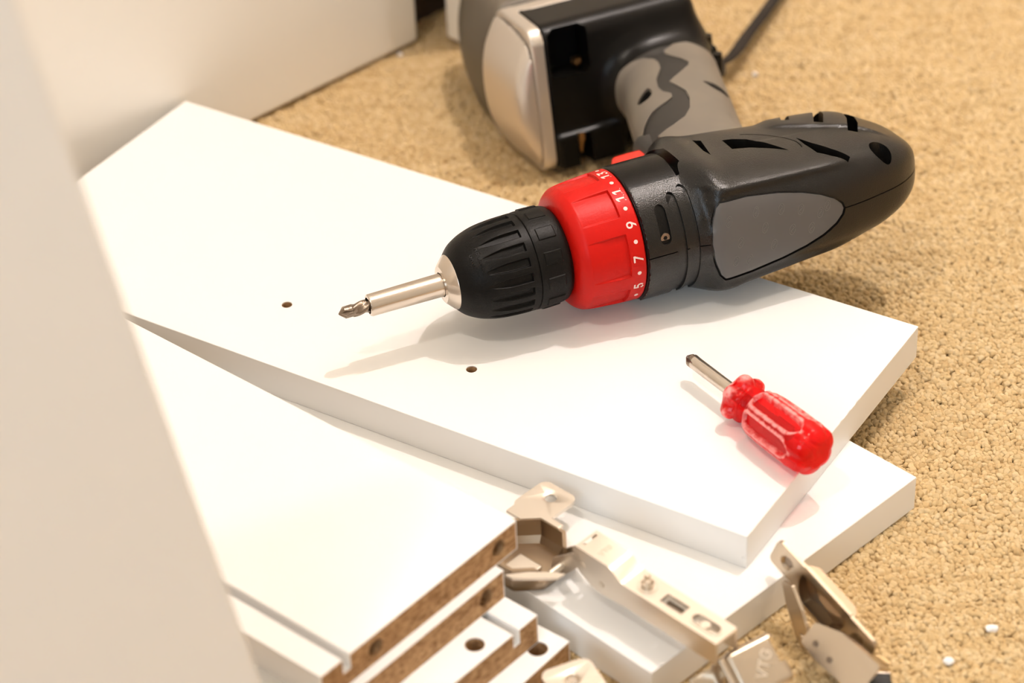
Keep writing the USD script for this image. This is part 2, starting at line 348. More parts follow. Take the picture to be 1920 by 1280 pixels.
for k in range(5):
    y = -.064 - .009 * k - .003 * rng.random()
    chipsA.append(Manifold.sphere(1, 8).scale([.0006 + .0004 * rng.random(), .0022 + .003 * rng.random(), .0005]).translate([.0001, y, 0]))
chipsA.append(Manifold.sphere(1, 8).scale([.0013, .0009, .0016]).translate([-.0012, -.1726, -.0128]))
bA = white_board('white shelf board lying uppermost, carrying the drill and the screwdriver', FA, .4345, .1726, .018, hA, chipsA)
obj('edge_chip', rbx((-.0008, -.112, -.0006), (-.00025, -.062, -.00045), .00005, 4), M['chipboard'], bA, label='brown chipping along the short edge')
FE = bframe(v3(.1764, .8519, .0180), -.8274)
bE = white_board('white shelf board lying flat on the carpet beneath the uppermost board', FE, .33, .1716, .018)

def drawer_board(label, Fm, L, W, t, endholes, topholes=(), groove=None):
    """chipboard core, white skins on top, bottom and long edges; raw chipboard at the short end; a groove along one edge"""
    b = thing('drawer_board', label, 'board', Fm, None)
    sk = .0005
    core = box((-L, -W + sk, -t + sk), (0, -sk, -sk))
    top = box((-L, -W, -sk), (0, 0, 0)); bot = box((-L, -W, -t), (0, 0, -t + sk))
    back = box((-L, -sk, -t + sk), (0, 0, -sk)); front = box((-L, -W, -t + sk), (0, -W + sk, -sk))
    cut = None
    if groove:
        g0, g1, gd = groove
        cut = box((-L - .01, g0, -gd), (.01, g1, .01)); core -= cut; top -= cut
    for (y, z, r) in endholes: core -= cyl((-.022, y, z), (.01, y, z), r, seg=24)
    for (x, y, r) in topholes:
        c = cyl((x, y, -.0125), (x, y, .01), r, seg=32); core -= c; top -= c
    obj('chipboard_core', core, M['chipboard'], b, 40, label='raw brown chipboard end')
    obj('top_laminate', top, M['laminate'], b, 40); obj('bottom_laminate', bot, M['laminate'], b)
    obj('edge_band', back, M['edge'], b); obj('edge_band', front, M['edge'], b)
    if groove:
        g0, g1, gd = groove; w = .00035
        ln = box((-L, g0, -gd), (0, g0 + w, -sk)) + box((-L, g1 - w, -gd), (0, g1, -sk)) + box((-L, g0, -gd), (0, g1, -gd + w))
        obj('groove_lining', ln, M['edge'], b, label='white lined groove along the edge')
    return b
T4 = .01517
F1 = bframe(v3(-.00192, .78491, 4 * T4), -.7283)
drawer_board('white drawer board on top of the stack, with a groove near its front edge', F1, .38, .1167, T4, [(-.0115, -.0072, .0040), (-.0860, -.0074, .0042)], groove=(-.1047, -.1002, .0075))
F2 = bframe(v3(-.0080, .7718, 3 * T4), -.7283)
drawer_board('drawer board second from the top of the stack, showing two brown end holes', F2, .37, .1166, T4, [(-.0115, -.0072, .0040), (-.0860, -.0074, .0042)])
F3 = bframe(v3(.0050, .7603, 2 * T4), -.7423)
h3 = to_local(F3, (-.0210, .7444, 2 * T4))
drawer_board('drawer board third in the stack, with a back groove and one round hole', F3, .36, .1166, T4, [(-.0860, -.0074, .0042)], [(h3[0], h3[1], .0042)], groove=(-.0154, -.0112, .0075))
F4 = bframe(v3(.0178, .7599, T4), -.7063)
h4 = to_local(F4, (.0045, .7563, T4))
drawer_board('lowest drawer board of the stack, on the carpet, a round hole near its corner', F4, .36, .1166, T4, [], [(h4[0], h4[1], .0044)])

# ------------------------------------------------------------------ the cordless drill (local millimetres: x = along the spindle, y = towards the battery, z = its upper flank)
DT = v3(-.07852932, .92889642, .0668)
DU = v3(.93213936, .36162838, .01846948); DU /= np.linalg.norm(DU)
DW = v3(-.07358786, .13924562, .98751987); DW -= DU * (DW @ DU); DW /= np.linalg.norm(DW); DV = np.cross(DW, DU)
drill = thing('cordless_drill', 'black and red cordless drill lying on its side across the uppermost white board', 'drill', frame(DU, DV, DW, DT))
TH0 = math.radians(29.3)

def back(m, d): v, f = m; return v * [1, .978, .978] - [d, 0, 0], f
def ringmap(m): v, f = m; v = v * [1, .985, .985]; v[:, 0] = np.interp(v[:, 0], [111.5, 118, 147.3], [108.7, 114.6, 141.2]); return v, f
# bit and its holder
def phillips(p):
    s, v, w = p[..., 0], p[..., 1], p[..., 2]; r = np.hypot(v, w); c, q = math.cos(.5), math.sin(.5); a, b = c * v + q * w, -q * v + c * w
    cone = r - np.clip(s * 1.0 + .3, 0, 2.9)
    fl = np.maximum(np.abs(a), np.abs(b)) ; groove = .75 + .26 * np.maximum(s - .5, 0)
    slot = np.minimum(np.abs(a), np.abs(b)) - groove * .8
    tip = np.maximum(cone, np.where(s < 7, slot, -1))
    ph = s * .62; hx = r - (2.95 + .38 * np.cos(3 * np.arctan2(w, v) + s * .75))
    return np.maximum(np.maximum(np.where(s < 6.5, tip, hx), -s), s - 16)
obj('screwdriver_bit', mm(sdf_mesh(phillips, (-.4, -4, -4), (17, 4, 4), .2, 1)), M['steel_dark'], drill, 35, label='worn cross-point bit')
hol = man(lathe([(14.4, 4.4), (14.7, 5.0), (15.3, 5.25), (55, 5.6), (60, 5.6)], 48)) - cyl((14, 0, 0), (24, 0, 0), 3.9)
obj('bit_holder', mm(hol), M['steel'], drill, 35, label='bright steel magnetic bit holder')
# chuck
obj('chuck_nose', mm(man(lathe([(50.5, 6.2), (50.7, 8.6), (51.4, 9.6), (54.4, 12.6), (55.6, 13.3), (57.2, 13.4), (59.2, 13.2)], 60)) - cyl((47, 0, 0), (55.2, 0, 0), 5.9)), M['steel'], drill, 28, label='bevelled steel chuck nose')
CS = np.array([57.6, 58.6, 60, 62, 65, 68, 71, 75, 80, 86, 90, 93.6]); CR = np.array([12.6, 14.2, 15.8, 17.6, 19.4, 20.8, 21.8, 22.8, 23.5, 23.9, 24.0, 24.0])
def chuck_front(s, t):
    r = pch(s, CS, CR) + 0 * t; pitch = math.radians(18); u = ((t - TH0 + .08) / pitch + .5) % 1 - .5
    hw = .295 * np.clip((s - 67) / 13, 0.02, 1) ** .6; ed = np.clip((hw - np.abs(u)) / .05, 0, 1)
    inside = ed * ss(s, 66, 69) * (1 - ss(s, 90.2, 90.7))
    fl = 21.5 + 1.0 * np.clip((s - 70) / 20, 0, 1)
    return np.where(inside > 0, r + (np.minimum(r, fl) - r) * inside, r)
S1 = np.concatenate([np.linspace(57.6, 90, 82), np.linspace(90.1, 90.9, 7), np.linspace(91.2, 93.6, 6)])
obj('chuck_sleeve', mm(back(rsurf(S1, chuck_front, 720), 2.8)), M['black_matte'], drill, 32, label='ribbed black front sleeve of the chuck')
def chuck_rear(s, t):
    r = np.where(s < 94.6, 23.4, pch(s, np.array([94.6, 96, 106, 109.5, 111.2]), np.array([24.0, 24.15, 23.9, 23.2, 21.6]))) + 0 * t
    pitch = math.radians(30); u = np.abs(((t - TH0 + .12) / pitch + .5) % 1 - .5)
    bump = np.clip((.25 - u) / .02, 0, 1) * ss(s, 97.6, 98.0) * (1 - ss(s, 106.0, 106.5))
    return r + .55 * bump
S2 = np.concatenate([np.linspace(93.7, 97.4, 12), np.linspace(97.5, 98.1, 6), np.linspace(98.6, 105.8, 10), np.linspace(106, 106.6, 6), np.linspace(107, 111.2, 12), [111.3]])
obj('chuck_ring', mm(back(rsurf(S2, chuck_rear, 720), 2.8)), M['black_matte'], drill, 32, label='rear black chuck ring with raised blocks')
# torque ring with recessed panels and printed numbers
RS = np.array([111.5, 112.5, 115, 118, 122, 130, 140, 146.2, 147.2]); RR = np.array([21, 25.5, 28.6, 30.2, 30.8, 31.5, 32.1, 32.3, 31.4])
def ring_r(s, t):
    r = pch(s, RS, RR) + 0 * t; pitch = math.radians(43.6); u = np.abs(((t - (TH0 - math.radians(18))) / pitch + .5) % 1 - .5)
    ins = np.clip((.325 - u) / .018, 0, 1) * ss(s, 117.5, 119) * (1 - ss(s, 138.0, 138.5))
    dep = .12 + 1.25 * np.clip((s - 118) / 20, 0, 1) ** .8
    return r - dep * ins
S3 = np.concatenate([np.linspace(111.5, 119, 20), np.linspace(119.5, 137.6, 26), np.linspace(137.8, 138.8, 8), np.linspace(139.3, 147.2, 18)])
tring = obj('torque_ring', mm(ringmap(rsurf(S3, ring_r, 720))), M['red'], drill, 32, label='red torque ring with recessed grips')
def wrap(text, h, s0, th, R, mode, depth=.3, bold=True):
    m = meshkit.text_mesh(text, h, depth, bold=bold); v = np.array(m.vertices); v[:, 0] -= (v[:, 0].min() + v[:, 0].max()) / 2; v[:, 1] -= h / 2
    rr = R + v[:, 2] - depth * .6
    if mode == 'up': a = th + v[:, 0] / R; s = s0 - v[:, 1]
    else: a = th - v[:, 0] / R; s = s0 + v[:, 1]
    return np.stack([s, -rr * np.cos(a), rr * np.sin(a)], 1), np.array(m.faces)
for txt, d in (('5', 46.5), ('7', 17.6), ('9', -12.2), ('11', -40.6), ('13', -71)):
    obj('printed_number', mm(wrap(txt, 4.7, 136.9, TH0 - math.radians(d + 9.5), 31.72, 'up', .22)), M['print'], tring, label='white number ' + txt)
for d in (61., 31.5, 2.6, -26.7, -55.6, -86):
    a = TH0 - math.radians(d + 9.5); n = v3(0, -math.cos(a), math.sin(a))
    obj('printed_dot', mm(cyl(n * 31.4 + v3(136.9, 0, 0), n * 31.84 + v3(136.9, 0, 0), 1.0, seg=20)), M['print'], tring)
obj('embossed_word', mm(join(wrap('RELEASE', 2.5, 66.5, TH0 + .22, 20.7, 'down', .35, False), wrap('GRIP', 2.1, 63.2, TH0 + .30, 19.55, 'down', .35, False))), M['black_matte'], drill, label='small moulded words on the chuck')
# gear case between ring and housing
obj('gear_case', mm(lathe([(140.6, 30.6), (141.4, 32.0), (142.5, 32.5), (166.6, 32.5), (167.2, 31.9), (167.3, 26.), (176, 26.)], 160)), M['black_smooth'], drill, 35, label='smooth black gear case behind the red ring')

# motor housing
HS = np.array([140, 165, 171, 178, 190, 205, 228, 245, 262, 274, 283.4, 290.6, 294, 296.]); HA = np.array([33.4, 34.3, 36, 38.5, 39, 39, 39, 38, 35, 31.5, 26, 18, 10, 1.])
HB = np.array([33.0, 33.1, 33.0, 33, 30.2, 28.5, 26, 25, 23.5, 20, 16, 11, 6, 1.]); HV = np.array([33.1, 34.2, 36, 38, 38, 37, 35, 33, 30, 26, 20, 13, 7, 1.])
def housing(p):
    s, v, w = p[..., 0], p[..., 1], p[..., 2]
    a = np.where(v < 0, pch(s, HS, HA), pch(s, HS, HV)); b = pch(s, HS, HB); n = 2 + 1.6 * ss(s, 166, 180)
    r = ((np.abs(v) / a) ** n + (np.abs(w) / b) ** n) ** (1 / n)
    d = (r - 1) * np.minimum(a, b)
    # swept ridge running back from the front of the top pad, and a shallow valley above it
    ridge = np.abs(np.abs(w) - (25.5 - (s - 178) * .055)); band = ss(s, 172, 184) * (1 - ss(s, 232, 262)) * (v < 0)
    d = d - 1.5 * np.exp(-(ridge / 2.6) ** 2) * band
    vl = np.exp(-((s - 172.5) / 3.0) ** 2) * ss(-v, 24, 30) * ss(np.abs(w), 4, 10) * (1 - ss(np.abs(w), 24, 27)); d = d + 1.5 * vl
    # two long facets on the flank, stepped like overlapping plates
    st = ss(v, 12 - (s - 230) * .55, 14.5 - (s - 230) * .55) * ss(s, 226, 236) * (1 - ss(s, 268, 282)); d = d - 1.3 * st
    return np.maximum(np.maximum(d, 141.6 - s), s - 295.5)
hm_ = man(sdf_mesh(housing, (138, -44, -37), (299, 43, 37), 1.0))
inner = man(sdf_mesh(lambda p: housing(p) + 1.0, (138, -44, -37), (299, 43, 37), 1.6, 1))
ROT = np.array([[1, 0, 0, 0], [0, 0, -1, 0], [0, 1, 0, 0]], float)          # extrude polygon (s, w) along -v
def sw(c, v0, v1): return c.extrude(v1 - v0).transform(ROT.tolist()).translate([0, -v0, 0])   # occupies v in [-v1, -v0]
def capsule(x0, y0, x1, y1, r, n=14):
    d = np.array([x1 - x0, y1 - y0], float); L = np.linalg.norm(d); a0 = math.atan2(d[1], d[0])
    A = [(x1 + r * math.cos(a0 + t), y1 + r * math.sin(a0 + t)) for t in np.linspace(-np.pi / 2, np.pi / 2, n)]
    B = [(x0 + r * math.cos(a0 + t), y0 + r * math.sin(a0 + t)) for t in np.linspace(np.pi / 2, 3 * np.pi / 2, n)]
    return A + B
half = [(178.0, 19.5), (192, 19.0), (208, 16.6), (220, 13.6), (229, 10.2), (236, 6.2), (239.6, 2.6)]
PAD = [(172.8, 0), (173.4, 6), (174.6, 12)] + [(176.2, 17.4)] + half + [(240.5, 0)] + [(x, -y) for x, y in half[::-1]] + [(176.2, -17.4), (174.6, -12), (173.4, -6)]
cp = csec(PAD)
cut = box((130, -16, -50), (167.6, 60, 50)) + (cyl((130, 0, 0), (171.6, 0, 0), 33.8, seg=96) ^ box((130, -16, -50), (175, 60, 50)))
Hs = hm_ - cut
Hs -= cyl((130, 0, 0), (172, 0, 0), 31.9, seg=96)
Hs -= (sw(csec(PAD, 1.0), 20, 60) - inner)                                   # recess round the pad
Hs -= (box((140, -60, -.28), (310, 0, .28)) - inner)                         # parting line
Hs -= (box((268, -60, -.28), (310, 60, .28)) - inner)
for s0, r0, wt in ((158.2, 2.3, 23.0), (164.4, 2.4, 24.5)):
    Hs -= (sw(csec(capsule(s0, -30, s0 + .6, wt, r0)), 10, 60) - inner)
Hs -= sw(csec(capsule(151.2, 7.5, 151.6, 19.5, 2.6)), 20, 60)
vents = [[(189, 14.1), (192.6, 12.1), (190.6, 2.5), (188.6, -7.3), (187.5, -1.3)],
         [(201.8, 8.2), (207, 7.6), (213, 4.6), (219, -3), (224.8, -16), (217.5, -10.5), (209.5, -6), (201.1, -4.2)],
         [(234.5, -4.6), (238.0, -13.5), (243.5, -23.0), (249.2, -30.8), (246.9, -33.0), (240.5, -28.6), (235.6, -23.8), (234.4, -14)],
         [(238.3, 17.8), (241.6, 15.2), (246.4, 26), (246.8, 40), (243.0, 40), (242.0, 27)],
         [(250.2, 6.5), (253.8, 3.6), (259.6, 14.5), (262.8, 26), (259.4, 34), (256.6, 20)],
         [(260.8, -7.8), (264.2, -11.3), (270.0, -1.0), (275.0, 12.0), (272.6, 22), (267.2, 5)]]
for k, pv in enumerate(vents):
    Hs -= poly(pv, 60, 12.0 if k < 3 else 9.0)
    Hs -= poly([(x, y) for x, y in pv], 60, -72.0 if k < 3 else -69.0)
Hs -= poly([(267.3 + 5.2 * math.cos(t), -27.0 + 5.2 * math.sin(t)) for t in np.linspace(0, 2 * np.pi, 28, False)], 60, 5.0)
# engraved arc on the flank
arc = np.array([(213, 11.5), (219, 9.0), (225, 4.5), (230, -2.5), (232.5, -10), (231.6, -16)]); tt = np.linspace(0, 1, 30); ai = np.stack([PchipInterpolator(np.linspace(0, 1, 6), arc[:, i])(tt) for i in (0, 1)], 1)
tn = np.gradient(ai, axis=0); tn /= np.linalg.norm(tn, axis=1, keepdims=True); nn = np.stack([-tn[:, 1], tn[:, 0]], 1) * .30
Hs -= (poly(np.vstack([ai + nn, (ai - nn)[::-1]]).tolist(), 60, 5.0) - inner)
body = obj('motor_housing', mm(Hs), M['black'], drill, 38, label='grained black motor housing with vents')
for k, pv in enumerate(vents[:3]):                                            # near-black sheets on the big vent floors stand in for shade
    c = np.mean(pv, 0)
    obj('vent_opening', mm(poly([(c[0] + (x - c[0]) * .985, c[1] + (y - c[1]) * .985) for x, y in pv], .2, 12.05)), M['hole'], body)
obj('housing_screw', mm((cyl((267.3, -27, 4.8), (267.3, -27, 7.0), 3.6, seg=24) - box((266.7, -29.6, 6.2), (267.9, -24.4, 9)) - box((264.7, -27.6, 6.2), (269.9, -26.4, 9)))), M['steel_dark'], body, 30)
obj('slot_floor', mm(sw(csec(capsule(151.2, 7.5, 151.6, 19.5, 2.5)), 20.05, 20.3)), M['hole'], body)  # near-black sheet paints the shade in the slot
obj('slot_screw', mm(cyl((151.2, -28, 7.8), (151.2, -31.8, 7.8), 2.3, seg=20) - cyl((151.2, -30, 7.8), (151.2, -33, 7.8), 1.1, seg=6)), M['steel_dark'], body, 30)
padm = (sw(cp, 20, 60) ^ man(sdf_mesh(lambda p: housing(p) + .35, (165, -44, -30), (250, 5, 30), .9, 1))) - inner
pad = obj('top_pad', mm(padm), M['pad_grey'], drill, 35, label='smooth grey rubber pad on top of the housing')
marks = []
for (s0, w0) in ((181, 10), (186, -2), (190, -12), (195, 11), (199, 2), (203, -8), (208, 9), (213, -3), (218, 6), (223, -5), (228, 1.5), (183, -11), (232, 4)):
    t = np.linspace(0, 2 * np.pi, 25); e = np.stack([s0 + 1.5 * np.cos(t) + .5 * np.sin(t), 0 * t, w0 + 2.6 * np.sin(t)], 1)
    sc = np.linspace(-1, 1, 9); e2 = np.stack([s0 + .9 * np.sin(sc * 3), 0 * sc, w0 + 1.7 * sc], 1)
    for q in (e, e2):
        lo_, hi_ = np.full(len(q), -44.), np.full(len(q), -20.)
        for _ in range(22):
            md = (lo_ + hi_) / 2; q[:, 1] = md; ins = housing(q) + .35 < 0; hi_ = np.where(ins, md, hi_); lo_ = np.where(ins, lo_, md)
        q[:, 1] = (lo_ + hi_) / 2 + .02; marks.append(tube(q, .13, 5))
obj('embossed_mark', mm(join(*marks)), M['emboss'], pad, True)

# handle, foot and battery
def handle_sd(p):
    s, v, w = p[..., 0], p[..., 1], p[..., 2]; sc = 192 + .32 * v; a = np.where(s > sc, 25.6, 28.5) + ss(v, 62, 20) * 9; b = 19.5
    r = ((np.abs(s - sc) / a) ** 2.3 + (np.abs(w) / b) ** 2.3) ** (1 / 2.3)
    return np.maximum(np.maximum((r - 1) * b, 18 - v), v - 188)
def foot_sd(p):
    s = p[..., 0]
    d = np.maximum(sd_rbox(p, (214.5, 191.5, 1.0), (51.5, 26.5, 40.8), 10.0), 175.9 - s)
    blk = np.maximum(sd_rbox(p, (196, 174, -29), (19.5, 12, 10.0), 2.0), 175.9 - s)
    return smin(d, blk, 2)
def grip_sd(p): return smin(handle_sd(p), foot_sd(p), 20)
hlo, hhi = (150, 14, -43), (300, 222, 44)
gm = man(sdf_mesh(grip_sd, hlo, hhi, 1.5))
pk = csec([(178.0, 16.0), (180.0, 13.4), (197.5, 12.6), (200.2, 15.5), (200.6, 37.5), (197, 39.6), (182, 39.8), (178.2, 37)])
gm -= sw(pk, -182, -140)
gm -= sw(csec([(187.6, -19.5), (195.6, -20.5), (196.4, -44), (188.0, -44)]), -175, -150)
gm -= cyl((184.5, 179, 5.0), (184.5, 179, 13.0), 3.4, seg=24)

handle = obj('handle', mm(gm), M['black_smooth'], drill, 38, label='black handle core and flared battery foot')
obj('pocket_floor', mm(sw(csec([(178.2, 14), (200, 14), (200, 39), (178.2, 39)]), -181.95, -181.6)), M['hole'], handle)  # near-black sheet paints the shade at the back of the bit pocket
for (s0, w0, h0, w1) in ((192.0, -21, 169.5, -34), (195.6, 19, 172.5, 13.2)):
    L_ = abs(w1 - w0); hx = Manifold.cylinder(L_ * .45, 3.1, 3.1, 6).translate([s0, h0, min(w0, w1) + L_ * .55]); ct = Manifold.cylinder(L_ * .56, .7, 2.6, 12).translate([s0, h0, min(w0, w1)])
    obj('stored_bit', mm(hx + ct), M['brass'], drill, 30, label='spare screwdriver bit clipped into the battery foot')
front = [(150, 66), (186, 70), (192.5, 80), (200.0, 85.5), (208.5, 87.0), (213.4, 89.5), (215.0, 94.0), (213.0, 100), (213.6, 107), (217.2, 117), (224.8, 128), (227.4, 136), (227.6, 142), (224.6, 148.5), (219, 152), (213, 154.0), (208.5, 154.0), (203, 150.5), (150, 150)]
rear = [(189.8, 57), (199, 58.5), (207.6, 62.5), (214.5, 71), (219.6, 82), (222.2, 92), (221.6, 101), (220.8, 108.5), (225.5, 112.2), (233, 118), (238.8, 123.0), (240.6, 127.5), (239.2, 133), (236.4, 139.2), (235.0, 144.2), (236.0, 147.4), (243, 151.2), (251, 151.6), (259, 148.6), (266, 147), (300, 147), (300, 30), (189, 30)]
gm2 = man(sdf_mesh(lambda p: grip_sd(p) - 1.1, hlo, hhi, 1.5)); gin = man(sdf_mesh(lambda p: grip_sd(p) + 1.2, hlo, hhi, 2.0, 1))
for nm, pg, drop, ang in (('grip_pad', front, (206.5, 108), .95), ('grip_pad', rear, (240.5, 95.5), 2.3)):
    pr = poly(pg, 80, -40); pm = (pr ^ gm2) - gin - box((150, 0, -60), (300, 34, 60))
    c, s_ = math.cos(ang), math.sin(ang)
    dp = [(drop[0] + c * 6.6 * math.cos(t) - s_ * 3.6 * math.sin(t) * (1 - .45 * math.cos(t)), drop[1] + s_ * 6.6 * math.cos(t) + c * 3.6 * math.sin(t) * (1 - .45 * math.cos(t))) for t in np.linspace(0, 2 * np.pi, 32, False)]
    pm = pm - poly(dp, 60, 5)
    gp = obj(nm, mm(pm), M['grey_rubber'], drill, 38, label='grey rubber grip ' + ('along the front of the handle' if pg is front else 'along the back of the handle'))
    obj('grip_dimple', mm(poly(dp, 60, 5) ^ gm), M['groove_grey'], gp, 38)
# raised dark band between the two grey pads
zig = poly([(150, 30), (300, 30), (300, 160), (150, 172)], 80, -40) ^ man(sdf_mesh(lambda p: grip_sd(p) - .35, hlo, hhi, 1.5))
zig = (zig - gin - poly([(x, y) for x, y in front], 90, -45) - poly(rear, 90, -45)) ^ poly([(180, 40), (246, 40), (246, 151), (236, 153), (227, 153), (214, 154.5), (206, 152), (200, 140), (180, 100)], 80, -40)
obj('grip_insert', mm(zig), M['groove_grey'], drill, 38, label='dark zigzag band between the grey grip pads')
def silver_cap(p):
    s, v, w = p[..., 0], p[..., 1], p[..., 2]
    d = sd_rbox(p, (176, 190.0, 1.0), (23.5, 25.8, 41.2), 8.0); fr = (153.6 + .0088 * w * w + .0035 * (v - 200) ** 2) - s
    return np.maximum(np.maximum(smax(d, fr, 7.0), s - 168.0), v - 215.0)
obj('battery_front_cap', mm(sdf_mesh(silver_cap, (150, 162, -43), (170, 218, 44), 1.0)), M['silver'], drill, 38, label='bulging silver front of the battery foot')
def silver_strip(p):
    s, v, w = p[..., 0], p[..., 1], p[..., 2]
    d = sd_rbox(p, (214.5, 190.2, 1.0), (52.1, 25.4, 41.0), 9.0)
    keepr = np.minimum(s - 175.7, 199.8 - v - .25 * np.clip(s - 176, 0, 8))
    return np.maximum(np.maximum(np.maximum(d, 168.4 - s), v - 215.0), keepr)
obj('battery_trim', mm(sdf_mesh(silver_strip, (166, 162, -43), (278, 217, 44), 1.0)), M['silver'], drill, 38, label='silver trim between black foot and grey battery')
def batt(p):
    s, v, w = p[..., 0], p[..., 1], p[..., 2]
    d = sd_rbox(p, (214.5, 254, 1.0), (58, 38.6, 40.5), 9.0); fr = (158.4 + .0072 * w * w + .003 * (v - 225) ** 2) - s
    return np.maximum(smax(d, fr, 6.0), (-38.5 + (v - 215) * .19) - w)
obj('battery_pack', mm(sdf_mesh(batt, (152, 212, -43), (284, 296, 44), 1.6)), M['battery_grey'], drill, 38, label='dark grey battery pack')
# trigger and its collar
def trig(p):
    s, v, w = p[..., 0], p[..., 1], p[..., 2]
    d = sd_rbox(p, (178, 50, 0), (17, 16.5, 9.2), 5.0); fr = (160.8 + .010 * (v - 40) ** 2) - s
    return smax(d, fr, 3.0)
obj('trigger', mm(sdf_mesh(trig, (156, 30, -12), (198, 70, 12), .9)), M['red_bright'], drill, 38, label='bright red trigger')
def collar(p): return sd_rbox(p, (189, 55, 0), (8.0, 19.5, 13.0), 6.0)
obj('trigger_collar', mm(man(sdf_mesh(collar, (178, 33, -15), (200, 77, 15), 1.0))), M['groove_grey'], drill, 38)
# strap lug behind the foot, and the wrist strap on the carpet
lug = cyl((269, 166, 3), (269, 166, 15), 3.5, seg=24) + rbx((256, 161, 0), (274, 173, 9.5), 2.8, 10) + cyl((270, 155, -3), (270, 155, 8), 2.7, seg=16) + rbx((258, 152, -3), (272, 165, 4), 1.5, 8)
lug -= cyl((269, 166, 12), (269, 166, 30), 1.6, seg=6)
obj('strap_lug', mm(lug), M['black_smooth'], drill, 38, label='black lug and screw holding the strap')
iD = np.linalg.inv(frame(DU, DV, DW, DT))
def ribbon(pts, w, th, sidev):
    p = np.asarray(pts, float); n = 40; t = np.linspace(0, 1, n); k = np.linspace(0, 1, len(p)); P = np.stack([PchipInterpolator(k, p[:, i])(t) for i in range(3)], 1)
    sd = np.asarray(sidev, float); sd = sd / np.linalg.norm(sd); tg = np.gradient(P, axis=0); tg /= np.linalg.norm(tg, axis=1, keepdims=True); S = sd - tg * (tg @ sd)[:, None]; S /= np.linalg.norm(S, axis=1, keepdims=True); N = np.cross(tg, S)
    rim = .0006 * meshkit.noise(np.stack([t * 60, 0 * t, 0 * t], 1))[:, None]
    c = [P + S * (w / 2 + rim) + N * th / 2, P - S * (w / 2 + rim) + N * th / 2, P - S * (w / 2 + rim) - N * th / 2, P + S * (w / 2 + rim) - N * th / 2]
    V = np.stack(c, 1).reshape(-1, 3); F = []
    for i in range(n - 1):
        for j in range(4):
            a, b, cc, d = i * 4 + j, i * 4 + (j + 1) % 4, (i + 1) * 4 + (j + 1) % 4, (i + 1) * 4 + j; F += [[a, b, cc], [a, cc, d]]
    F += [[0, 2, 1], [0, 3, 2], [(n - 1) * 4, (n - 1) * 4 + 1, (n - 1) * 4 + 2], [(n - 1) * 4, (n - 1) * 4 + 2, (n - 1) * 4 + 3]]
    return V, np.array(F)
sv, sf = ribbon([(.1265, 1.2330, .0125), (.1345, 1.2440, .0120), (.1445, 1.2679, .0100), (.1570, 1.2950, .0085), (.1720, 1.3300, .0065), (.1950, 1.3900, .006)], .0088, .0016, (.84, -.30, .45))
obj('wrist_strap', (np.c_[sv, np.ones(len(sv))] @ iD.T[:, :3], sf), M['webbing'], drill, 30, label='black woven wrist strap')
lp = (frame(DU, DV, DW, DT) @ np.array([.270, .1535, .0005, 1]))[:3]
cv, cf = tube(PchipInterpolator([0, .5, 1], np.array([lp, (lp + [.1272, 1.2342, .0125]) / 2 + [.001, -.001, -.006], [.1285, 1.2358, .0125]]))(np.linspace(0, 1, 14)), .0011, 8)
obj('strap_loop', (np.c_[cv, np.ones(len(cv))] @ iD.T[:, :3], cf), M['webbing'], drill, True, label='cord loop joining strap and lug')

# ------------------------------------------------------------------ stubby screwdriver
sA = v3(.07940, .90898, .0478); sd_ = v3(.55065, -.83473, 0); sy = v3(-sd_[1], sd_[0], 0)
scr = thing('screwdriver', 'stubby screwdriver with clear red fluted handle near the front corner of the board', 'screwdriver', frame(sd_, sy, (0, 0, 1), sA))
def shaft(p):
    s, v, w = p[..., 0], p[..., 1], p[..., 2]; r = np.hypot(v, w); c = math.cos(.2); q = math.sin(.2); a, b = c * v + q * w, -q * v + c * w
    d = np.maximum(r - np.clip(.9 + s * .75, 0, 3.2), -s)
    return np.maximum(d, np.where(s < 9, np.minimum(np.abs(a), np.abs(b)) - (.7 + .22 * np.maximum(s, 0)), -1))
sm_ = sdf_mesh(shaft, (-.4, -4, -4), (12, 4, 4), .22, 1); shm = man(sm_) ^ box((-2, -5, -5), (11, 5, 5))
obj('shaft', mm(shm + cyl((10.9, 0, 0), (42, 0, 0), 3.2, seg=40)), M['steel'], scr, 35, label='bright steel shank with a dark cross-point tip')
obj('shank_tip', mm((man(sdf_mesh(lambda p: shaft(p) - .06, (-.6, -4, -4), (12, 4, 4), .25, 1)) ^ box((-2, -5, -5), (5.2, 5, 5)))), M['steel_dark'], scr, 35)
RP = [(35.0, 7.5), (35.6, 9.6), (37.0, 11.2), (39, 11.9), (41.2, 11.6), (42.6, 10.4), (44.0, 8.9), (46, 8.3), (49.4, 8.4), (50.6, 9.4), (52.2, 11.0), (55, 11.7), (70, 12.2), (80, 12.2), (86.2, 11.9), (88.6, 10.6), (90.2, 8.0), (90.6, 6.5)]
rp = np.array(RP)
def grip_r(s, t):
    r = pch(s, rp[:, 0], rp[:, 1]) + 0 * t; tt = t + .35
    lobe = .5 + .5 * np.cos(6 * tt); colr = ss(s, 35, 36) * (1 - ss(s, 42.5, 44.5)); r = r - colr * 2.3 * (1 - lobe) ** 1.3
    rings = ss(s, 44.6, 45.2) * (1 - ss(s, 49, 49.8)); r = r + rings * .28 * np.cos(s * 2 * np.pi / 1.05)
    u = np.abs((tt * 6 / (2 * np.pi)) % 1 - .5) * 2
    endc = np.sqrt(np.clip(1 - np.clip((s - 76) / 6.5, 0, 1) ** 2, 0, 1)); wid = .68 * endc * ss(s, 50.2, 53.5)
    fl = np.clip((wid - u) / .10, 0, 1); dep = 2.9 * (1 - .25 * (u / .74) ** 2)
    r = r - dep * fl * (s > 50)
    facet = ss(s, 80, 83); a = np.abs(((tt + np.pi / 6) * 6 / (2 * np.pi)) % 1 - .5); r = r - facet * 1.1 * (a * 2) ** 2
    return r
